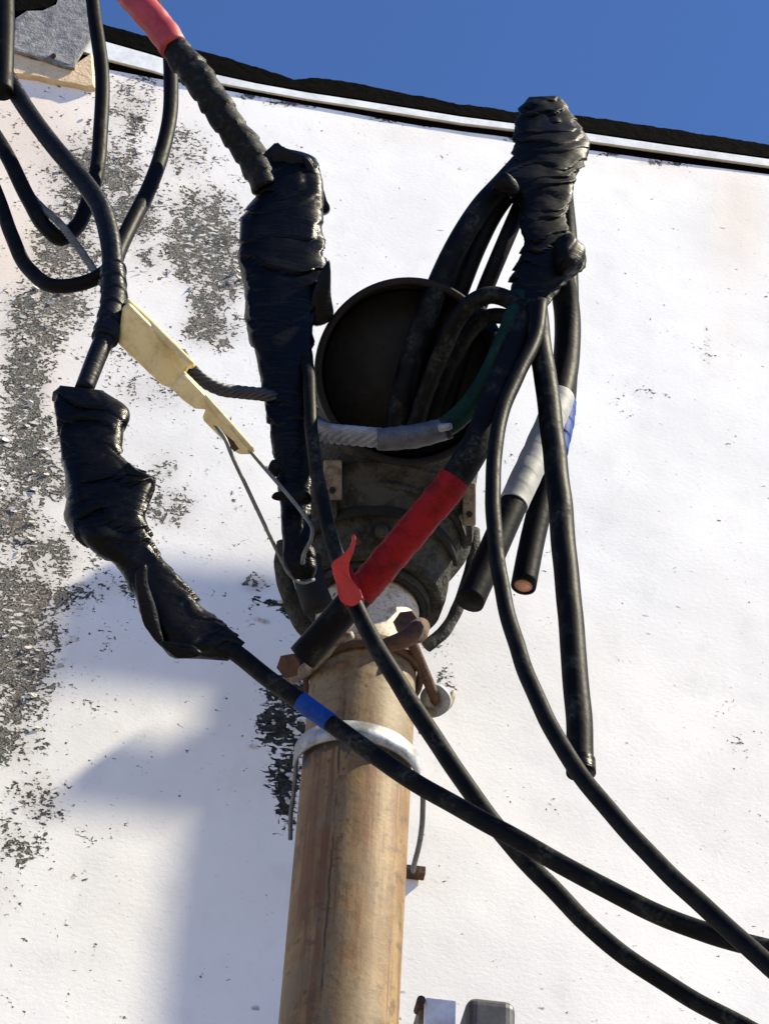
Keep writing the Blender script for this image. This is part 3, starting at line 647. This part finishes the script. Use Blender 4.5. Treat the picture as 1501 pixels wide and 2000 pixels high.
sp3 = thing('taped_splice', at(1070, 400, .235), 'lumpy dull black taped splice standing up right of the weatherhead mouth against the eave', 'cable splice', 'black taped cable splices')
RB = [(1036, 189, 1082, 187, .232), (1024, 203, 1104, 204, .232), (1013, 238, 1134, 240, .232), (1005, 272, 1146, 272, .233), (992, 312, 1140, 312, .234), (978, 344, 1118, 342, .235), (1000, 372, 1110, 370, .236), (1013, 402, 1105, 402, .237), (1013, 440, 1098, 438, .238), (1022, 468, 1114, 462, .238), (1016, 492, 1138, 490, .238), (1004, 528, 1136, 526, .238), (1002, 560, 1106, 556, .238), (1002, 594, 1082, 592, .238), (1016, 626, 1058, 626, .238)]
obj('wrapping', *loft_mesh(RB, kd=.68, n=260, seed=7, amp=.0024, pitch=.014, ridge=.2, power=2.2, fold_k=.1), TAPE_DULL, sp3)
obj('tape_flap', *slab_mesh([(960, 372), (985, 340), (1010, 352), (1016, 372), (1000, 382), (985, 372)], .246, .008, jitter=.003, seed=12, smooth_n=4), TAPE_DULL, sp3)
obj('tape_lug', *loft_mesh([(1082, 472, 1090, 462, .25), (1088, 524, 1112, 466, .25), (1100, 532, 1128, 480, .25), (1118, 530, 1139, 492, .25), (1134, 524, 1141, 506, .25)], kd=.7, n=60, nr=36, seed=9, amp=.0012, pitch=.01, ridge=.12), TAPE_DULL, sp3)

# ------------------------------------------------------------------ cables
def cable(name, st, w, mat, label, cat='cable', group=None, tapes=(), **kw):
    """cable as one thing; tapes: (i-fraction range, width scale, material, part name)"""
    P = px_path(st); mid = P[len(P)//2]
    if not tapes:
        o = obj(name, *cable_mesh(st, w, **kw), mat); return tag(o, label, cat, group)
    r = thing(name, mid, label, cat, group)
    obj('sheath', *cable_mesh(st, w, **kw), mat, r)
    rr = m_of(w if isinstance(w, (int, float)) else sum(w)/len(w), at(*st[len(st)//2][:3]))/2
    for a, b, k, tm, pn, wr in tapes:
        Q = catmull(np.array([at(q_[0], q_[1], q_[2]+SH) for q_ in st]), 600)
        if isinstance(a, tuple):                                # given as photo pixels on the cable
            z_ = (Q-CAM) @ F; X_ = 750.5+FPX*((Q-CAM) @ R)/z_; Y_ = 1000-FPX*((Q-CAM) @ U)/z_
            a, b = [float(np.argmin((X_-p_[0])**2+(Y_-p_[1])**2))/599 for p_ in (a, b)]
        Q = Q[int(a*599):int(b*599)+1]
        s_ = max(1, len(Q)//140); Q = Q[::s_]
        obj(pn, *tube_mesh(Q, np.full(len(Q), rr*k), nr=24, wrap=wr, wrap_pitch=.011, bump=.05, seed=int(a*50)), tm, r)
    return r

# upper left group
cable('service_cable', [(-6, -280, .24), (6, -70, .235), (9, 40, .235), (7, 120, .235), (5, 182, .232)], 38, CABLE, 'short thick black cable end running down the top left edge of the frame')
cable('service_cable', [(2, 130, .228), (50, 210, .226), (105, 285, .224), (160, 350, .222), (196, 404, .222), (214, 462, .222), (221, 530, .222), (222, 590, .222), (208, 650, .222), (188, 700, .221), (164, 762, .22)], [32, 32, 32, 33, 36, 38, 39, 40, 39, 37, 35], CABLE_SLATE,
      'slate black cable curving down from upper left into the twisted lower splice', tapes=((.66, .86, 1.32, CABLE_SLATE, 'tape_wrap', .12),))
cable('service_cable', [(120, -280, .21), (172, -70, .2), (186, 40, .2), (200, 150, .2), (197, 250, .2), (188, 340, .2), (170, 400, .2), (148, 445, .2), (118, 466, .2), (92, 446, .2), (58, 392, .2), (15, 305, .2), (-40, 215, .2), (-130, 20, .21), (-190, -200, .22)], 29, CABLE,
      'black cable hanging in a narrow U-shaped loop beside the felt flap')
cable('service_cable', [(150, -280, .2), (258, -70, .195), (300, 5, .195), (328, 80, .195), (334, 160, .196), (332, 225, .198), (316, 300, .2), (288, 375, .205), (254, 442, .21), (228, 500, .214), (216, 545, .216)], 28, CABLE,
      'black cable arching down behind the red-taped cable to the slate cable')
cable('service_cable', [(-150, -200, .22), (-100, 80, .21), (-30, 320, .2), (0, 395, .2), (24, 462, .2), (58, 527, .202), (102, 558, .205), (150, 556, .208), (190, 542, .212), (218, 520, .214)], 27, CABLE,
      'lowest black cable loop at the left edge, bowing under the steel wire')
tag(obj('guy_wire', *cable_mesh([(-10, 258, .17), (25, 322, .175), (58, 378, .185), (85, 408, .2), (120, 440, .212), (160, 493, .212), (205, 560, .212), (245, 612, .21)], 13, nr=40, lobes=6, twist=380, lobe_amp=.4, step=.0006), STEEL), 'thin grey twisted steel wire running down to the beige clamp', 'wire')
rc = thing('service_cable', at(340, 90, .235), 'thick cable with faded red tape and grey-black tape entering the tall splice', 'cable')
obj('red_tape', *cable_mesh([(40, -280, .24), (196, -90, .24), (240, -35, .24), (282, 18, .24), (322, 66, .238), (340, 94, .237)], [60, 60, 60, 60, 58, 54], nr=28, bump=.07, wrap=.05, wrap_pitch=.02), RED_PALE, rc)
obj('black_tape', *cable_mesh([(330, 78, .236), (352, 108, .235), (380, 146, .232), (414, 190, .228), (444, 238, .222), (474, 278, .216), (504, 330, .21), (520, 370, .206)], [48, 54, 58, 58, 56, 56, 56, 50], nr=32, wrap=.16, wrap_pitch=.013, bump=.14, step=.0015), TAPE_GREY, rc)

# cables out of the weatherhead mouth up to the right splice
mouth = 'black cables rising from the weatherhead mouth'
cable('riser_cable', [(772, 850, .155), (786, 770, .172), (815, 665, .19), (852, 565, .208), (892, 480, .22), (936, 410, .228), (988, 352, .23), (1035, 300, .222)], 43, CABLE_DUSTY, 'leftmost dusty black cable rising from the weatherhead mouth', group=mouth)
cable('riser_cable', [(812, 845, .15), (835, 750, .168), (868, 645, .185), (900, 560, .2), (932, 480, .212), (968, 410, .222), (1005, 362, .227), (1040, 330, .222)], 35, CABLE, 'second black cable from the left, pressed against the leftmost mouth cable', group=mouth)
cable('riser_cable', [(855, 840, .148), (885, 745, .165), (915, 655, .182), (945, 570, .2), (978, 490, .215), (1008, 420, .222), (1030, 370, .222)], 31, CABLE, 'straight black cable rising rightmost from the mouth with white wall left of it', group=mouth)
cable('riser_cable', [(806, 850, .16), (832, 765, .182), (862, 690, .205), (894, 622, .225), (926, 588, .236), (960, 576, .24), (990, 584, .24), (1020, 606, .24)], 33, CABLE_DUSTY, 'black cable arching low from the mouth into the splice bottom', group=mouth)
cable('riser_cable', [(832, 850, .152), (862, 760, .172), (892, 690, .195), (924, 640, .214), (956, 618, .226), (990, 620, .232), (1022, 640, .234)], 29, CABLE_DUSTY, 'thinner black cable arching just under the low arching one beside the splice bottom', group=mouth)
cable('riser_cable', [(796, 846, .144), (812, 770, .16), (842, 660, .178), (880, 565, .196), (914, 485, .21), (955, 405, .22), (1000, 350, .225), (1036, 320, .222)], 24, CABLE_DUSTY, 'thin black cable squeezed between the two leftmost mouth cables', group=mouth)
cable('riser_cable', [(900, 590, .2), (930, 606, .203), (955, 640, .206), (972, 690, .208), (974, 745, .206), (950, 815, .19)], 30, CABLE, 'thin black cable bending round the right rim of the mouth', group=mouth)
# neutral: twisted tail, strands, sleeve, green lead
tag(obj('twisted_tail', *cable_mesh([(352, 690, .206), (376, 724, .205), (398, 744, .204), (430, 760, .202), (470, 766, .2), (520, 772, .198), (580, 800, .186), (640, 838, .18)], 22, nr=56, lobes=7, twist=220, lobe_amp=.4, step=.0007), m_color('dark weathered strand', (.03, .031, .035), (.012, .012, .014), .55, .3, scale=150)), 'dark twisted wire tail from the beige clamp passing behind the tall splice', 'wire')
ne = thing('neutral_lead', at(800, 850, .2), 'bare silver strand joined by a crimped sleeve to a green lead below the mouth', 'cable')
obj('strand', *cable_mesh([(560, 800, .178), (600, 828, .186), (640, 846, .2), (690, 851, .21), (745, 856, .216)], 33, nr=72, lobes=8, twist=150, lobe_amp=.38, step=.0007), ALU, ne)
slv = obj('sleeve', *cable_mesh([(736, 858, .217), (770, 857, .218), (815, 851, .22), (870, 838, .222)], [40, 44, 44, 42], nr=28, wrap=.10, wrap_pitch=.008, bump=.1), SLEEVE, ne)
obj('sleeve_end', *cable_mesh([(866, 838, .222), (874, 834, .223)], 44, nr=24), GASKET, slv)
obj('wire_tip', *cable_mesh([(858, 836, .232), (880, 832, .236)], [16, 13], nr=12), ALU, ne)
obj('green_sheath', *cable_mesh([(862, 838, .214), (884, 824, .218), (920, 788, .224), (950, 742, .23), (975, 690, .236), (1000, 630, .238), (1015, 580, .238)], 40, nr=24), CABLE_GREEN, ne)

# hanging ends below the right splice
rt = cable('tap_cable', [(1040, 590, .236), (1010, 672, .24), (972, 765, .243), (930, 868, .24), (885, 940, .23), (820, 1019, .213), (755, 1096, .197), (690, 1172, .18), (640, 1229, .167), (590, 1285, .154)], 57, CABLE_DUSTY,
           'thick black cable with long red tape slanting down across the weatherhead to a cut end', tapes=(((888, 935), (702, 1160), 1.07, RED, 'red_tape', .05),))
cable('tap_cable', [(1046, 600, .246), (1052, 660, .246), (1065, 742, .246), (1080, 860, .246), (1092, 980, .246), (1108, 1145, .246), (1122, 1312, .246), (1130, 1420, .246), (1134, 1510, .246)], 45, CABLE_DUSTY,
      'long straight thick black cable hanging down to a blunt taped end', wobble=.0006, tapes=((.978, 1.0, 1.1, TAPE, 'end_cap', .0),))
cable('tap_cable', [(1060, 440, .236), (1084, 505, .224), (1104, 590, .208), (1106, 690, .2), (1090, 782, .2), (1052, 875, .2), (1004, 980, .2), (955, 1090, .198), (916, 1176, .196)], 50, CABLE,
      'black cable with a grey tape band slanting behind the long straight one', tapes=(((1094, 775), (1002, 985), 1.07, GREYTAPE, 'grey_tape', .012),))
cu = cable('tap_cable', [(1060, 270, .23), (1084, 325, .216), (1101, 430, .196), (1106, 540, .184), (1107, 640, .18), (1104, 730, .18), (1096, 815, .18), (1080, 890, .178), (1058, 975, .175), (1038, 1060, .172), (1022, 1142, .17)], 44, CABLE,
           'black cable with a bit of blue tape and a bare copper cut end', tapes=(((1099, 785), (1082, 882), 1.08, BLUE, 'blue_tape', .05),))
e0 = at(1022, 1142, .17+SH); e1 = at(1020.5, 1149, .17+SH)
obj('copper_core', *cyl_mesh(e0-(e1-e0)*.3, e0+(e1-e0)*.35, m_of(36, e0)/2, 24), COPPER, cu)
tv = (e1-e0)/np.linalg.norm(e1-e0)
obj('sheath_edge', *ring_mesh(e0, tv, X, m_of(37, e0)/2, m_of(50, e0)/2, .0026, 32), CABLE, cu)
cable('drop_cable', [(1056, 590, .25), (1045, 660, .252), (1012, 730, .254), (980, 805, .256), (965, 890, .258), (962, 960, .26), (966, 1040, .262), (978, 1146, .266), (1011, 1265, .272), (1054, 1379, .28), (1106, 1474, .286), (1160, 1548, .292), (1300, 1702, .305), (1420, 1812, .32), (1501, 1885, .33), (1600, 1972, .345), (1850, 2180, .38)], 31, CABLE,
      'black cable falling in a wide curve from the right splice to the lower right corner', wobble=.0006)
# lower left splice to the right
cable('drop_cable', [(420, 1248, .205), (470, 1284, .205), (520, 1322, .206), (570, 1358, .208), (640, 1408, .212), (700, 1452, .216), (850, 1552, .226), (1000, 1634, .24), (1180, 1734, .255), (1340, 1808, .27), (1430, 1838, .278), (1520, 1860, .286), (1640, 1884, .3), (1950, 1910, .33)], 36, CABLE_DUSTY,
      'black cable with a blue tape band leaving the twisted splice and crossing the mast', wobble=.0006, tapes=(((588, 1370), (652, 1402), 1.08, BLUE, 'blue_tape', .05),))
kc = cable('drop_cable', [(590, 660, .188), (604, 740, .208), (608, 840, .214), (618, 920, .212), (634, 1000, .21), (652, 1066, .208), (676, 1135, .206), (700, 1196, .205), (734, 1262, .205), (790, 1352, .205), (860, 1462, .206), (930, 1562, .208), (990, 1640, .21), (1080, 1738, .215), (1200, 1852, .225), (1330, 1938, .235), (1450, 2004, .245), (1600, 2080, .26), (1850, 2200, .28)], [24, 24, 24, 25, 27, 29, 31, 33, 34, 34, 34, 34, 34, 34, 34, 34, 34, 34], CABLE_DUSTY,
           'black cable with a torn red tape flag, from the tall splice down past the mast', wobble=.0006, tapes=(((668, 1110), (694, 1180), 1.25, RED, 'red_tape', .0),))
obj('tape_flag', *slab_mesh([(690, 1042), (698, 1052), (688, 1074), (679, 1100), (684, 1120), (700, 1148), (706, 1166), (694, 1184), (676, 1174), (664, 1150), (652, 1120), (648, 1102), (664, 1084), (678, 1066)], .228, .004, jitter=.003, seed=21, smooth_n=4), m_color('bright red torn tape', (.36, .006, .01), (.22, .003, .006), .5, scale=60), kc, smooth=False)

# ------------------------------------------------------------------ beige dead-end clamp
wc = thing('wedge_clamp', at(330, 720, .21), 'beige plastic dead-end wedge clamp slanting between the splices', 'cable clamp')
b_ = obj('body', *slab_mesh([(240, 598), (252, 590), (372, 710), (360, 728), (338, 754), (326, 754), (314, 750), (270, 708), (230, 670)], .216, .016), BEIGE, wc, smooth=False); bevel(b_, .0012)
l_ = obj('top_lip', *cable_mesh([(250, 590, .226), (290, 628, .226), (330, 668, .226), (376, 714, .226)], 15, nr=14), BEIGE, wc)
obj('groove', *slab_mesh([(246, 628), (256, 622), (352, 716), (344, 726)], .2195, .004), m_color('beige plastic groove', (.48, .38, .18), (.38, .3, .14), .5), wc, smooth=False)
w_ = obj('wedge', *slab_mesh([(350, 736), (362, 730), (412, 782), (440, 816), (496, 880), (488, 886), (464, 886), (440, 864), (398, 822), (396, 814), (402, 798), (378, 796), (358, 782), (332, 756)], .218, .013), BEIGE, wc, smooth=False); bevel(w_, .001)
obj('wedge_lip', *cable_mesh([(358, 730, .224), (384, 756, .224), (412, 788, .224), (452, 832, .224), (492, 878, .224)], 11, nr=14), BEIGE, wc)
obj('slot', *slab_mesh([(416, 828), (424, 832), (440, 850), (456, 862), (466, 874), (456, 882), (446, 870), (430, 850)], .2225, .004, jitter=.001), RUST, w_, smooth=False)
obj('bail_wire', *cable_mesh([(424, 836, .2255), (440, 858, .226), (452, 888, .22), (480, 948, .206), (515, 1022, .19), (548, 1090, .17), (566, 1122, .155), (590, 1138, .14), (612, 1132, .13)], 7.5, nr=10), STEEL, wc)
obj('bail_wire', *cable_mesh([(486, 878, .215), (520, 918, .21), (560, 964, .205), (592, 1004, .203), (610, 1036, .202), (608, 1052, .2), (596, 1076, .195), (590, 1100, .18)], 7.5, nr=10), STEEL, wc)

# ------------------------------------------------------------------ bottom edge pieces
zf = z_at(1946, .06, at(960, 1946, .06)[0]); pc = at(960, 1946, .06)
wdt = m_of(98, pc)
def rbox(cx, y0, y1, z0, z1, w):
    V, Fc = box_mesh(((cx), (y0+y1)/2, (z0+z1)/2), w, abs(y1-y0), z1-z0); return V, Fc
ft = obj('conduit_cap', *rbox(pc[0], -.06, -.02, pc[2]-.16, pc[2], wdt), FITTING, smooth=False, base=(pc[0], -.04, pc[2]-.16)); bevel(ft, .006, 4)
tag(ft, 'dark grey capped fitting with rounded corners at the bottom edge of the picture', 'fitting')
pb = at(854, 1950, .03); wb = m_of(60, pb)
br = thing('wall_bracket', (pb[0], 0, pb[2]-.1), 'pale grey metal bracket with a rusty edge between mast and dark fitting', 'bracket')
b1 = obj('face', *rbox(pb[0]+.002, -.03, -.026, pb[2]-.12, pb[2], wb), BRKT, br, smooth=False); bevel(b1, .0008)
b2 = obj('side_flange', *rbox(pb[0]-wb/2+.0005, -.0255, -.0005, pb[2]-.12, pb[2]-.0015, .003), RUSTY_GREY, br, smooth=False)
obj('bolt', *cyl_mesh((pb[0]-wb/2-.001, -.02, pb[2]-.004), (pb[0]-wb/2-.001, -.034, pb[2]-.004), .0026, 8), RUST, br)

# ------------------------------------------------------------------ unseen pole right of the frame, added to cast soft shadow bands on the wall
SV3 = np.array(sd); TS = .9
def sh_pt(px, py): return at(px, py, 0)+SV3*TS
pl = thing('shadow_pole', (0, 0, 0), 'slender grey pole with two short arms, added out of frame to cast wall shadows', 'pole')
pa, pb_ = sh_pt(330, 1750), sh_pt(700, 1750)
xc = (pa[0]+pb_[0])/2; dia = abs(pb_[0]-pa[0])*math.cos(SUN_AZ)
yc = pa[1]
pl.location = (float(xc), float(yc), 0.0)
ztp = sh_pt(450, 1240)[2]
obj('post', *cyl_mesh((xc, yc, 0), (xc, yc, ztp), dia/2, 24), GALV, pl)
for x0, y0, x1, y1 in ((150, 1150, 640, 1318), (170, 1512, 560, 1556)):
    a_, b_ = sh_pt(x0, (y0+y1)/2), sh_pt(x1, (y0+y1)/2); zt_, zb_ = sh_pt((x0+x1)/2, y0)[2], sh_pt((x0+x1)/2, y1)[2]
    o_ = obj('arm', *box_mesh(((a_[0]+b_[0])/2, yc, (zt_+zb_)/2), abs(b_[0]-a_[0]), .012, zt_-zb_), GALV, pl, smooth=False); bevel(o_, .002)
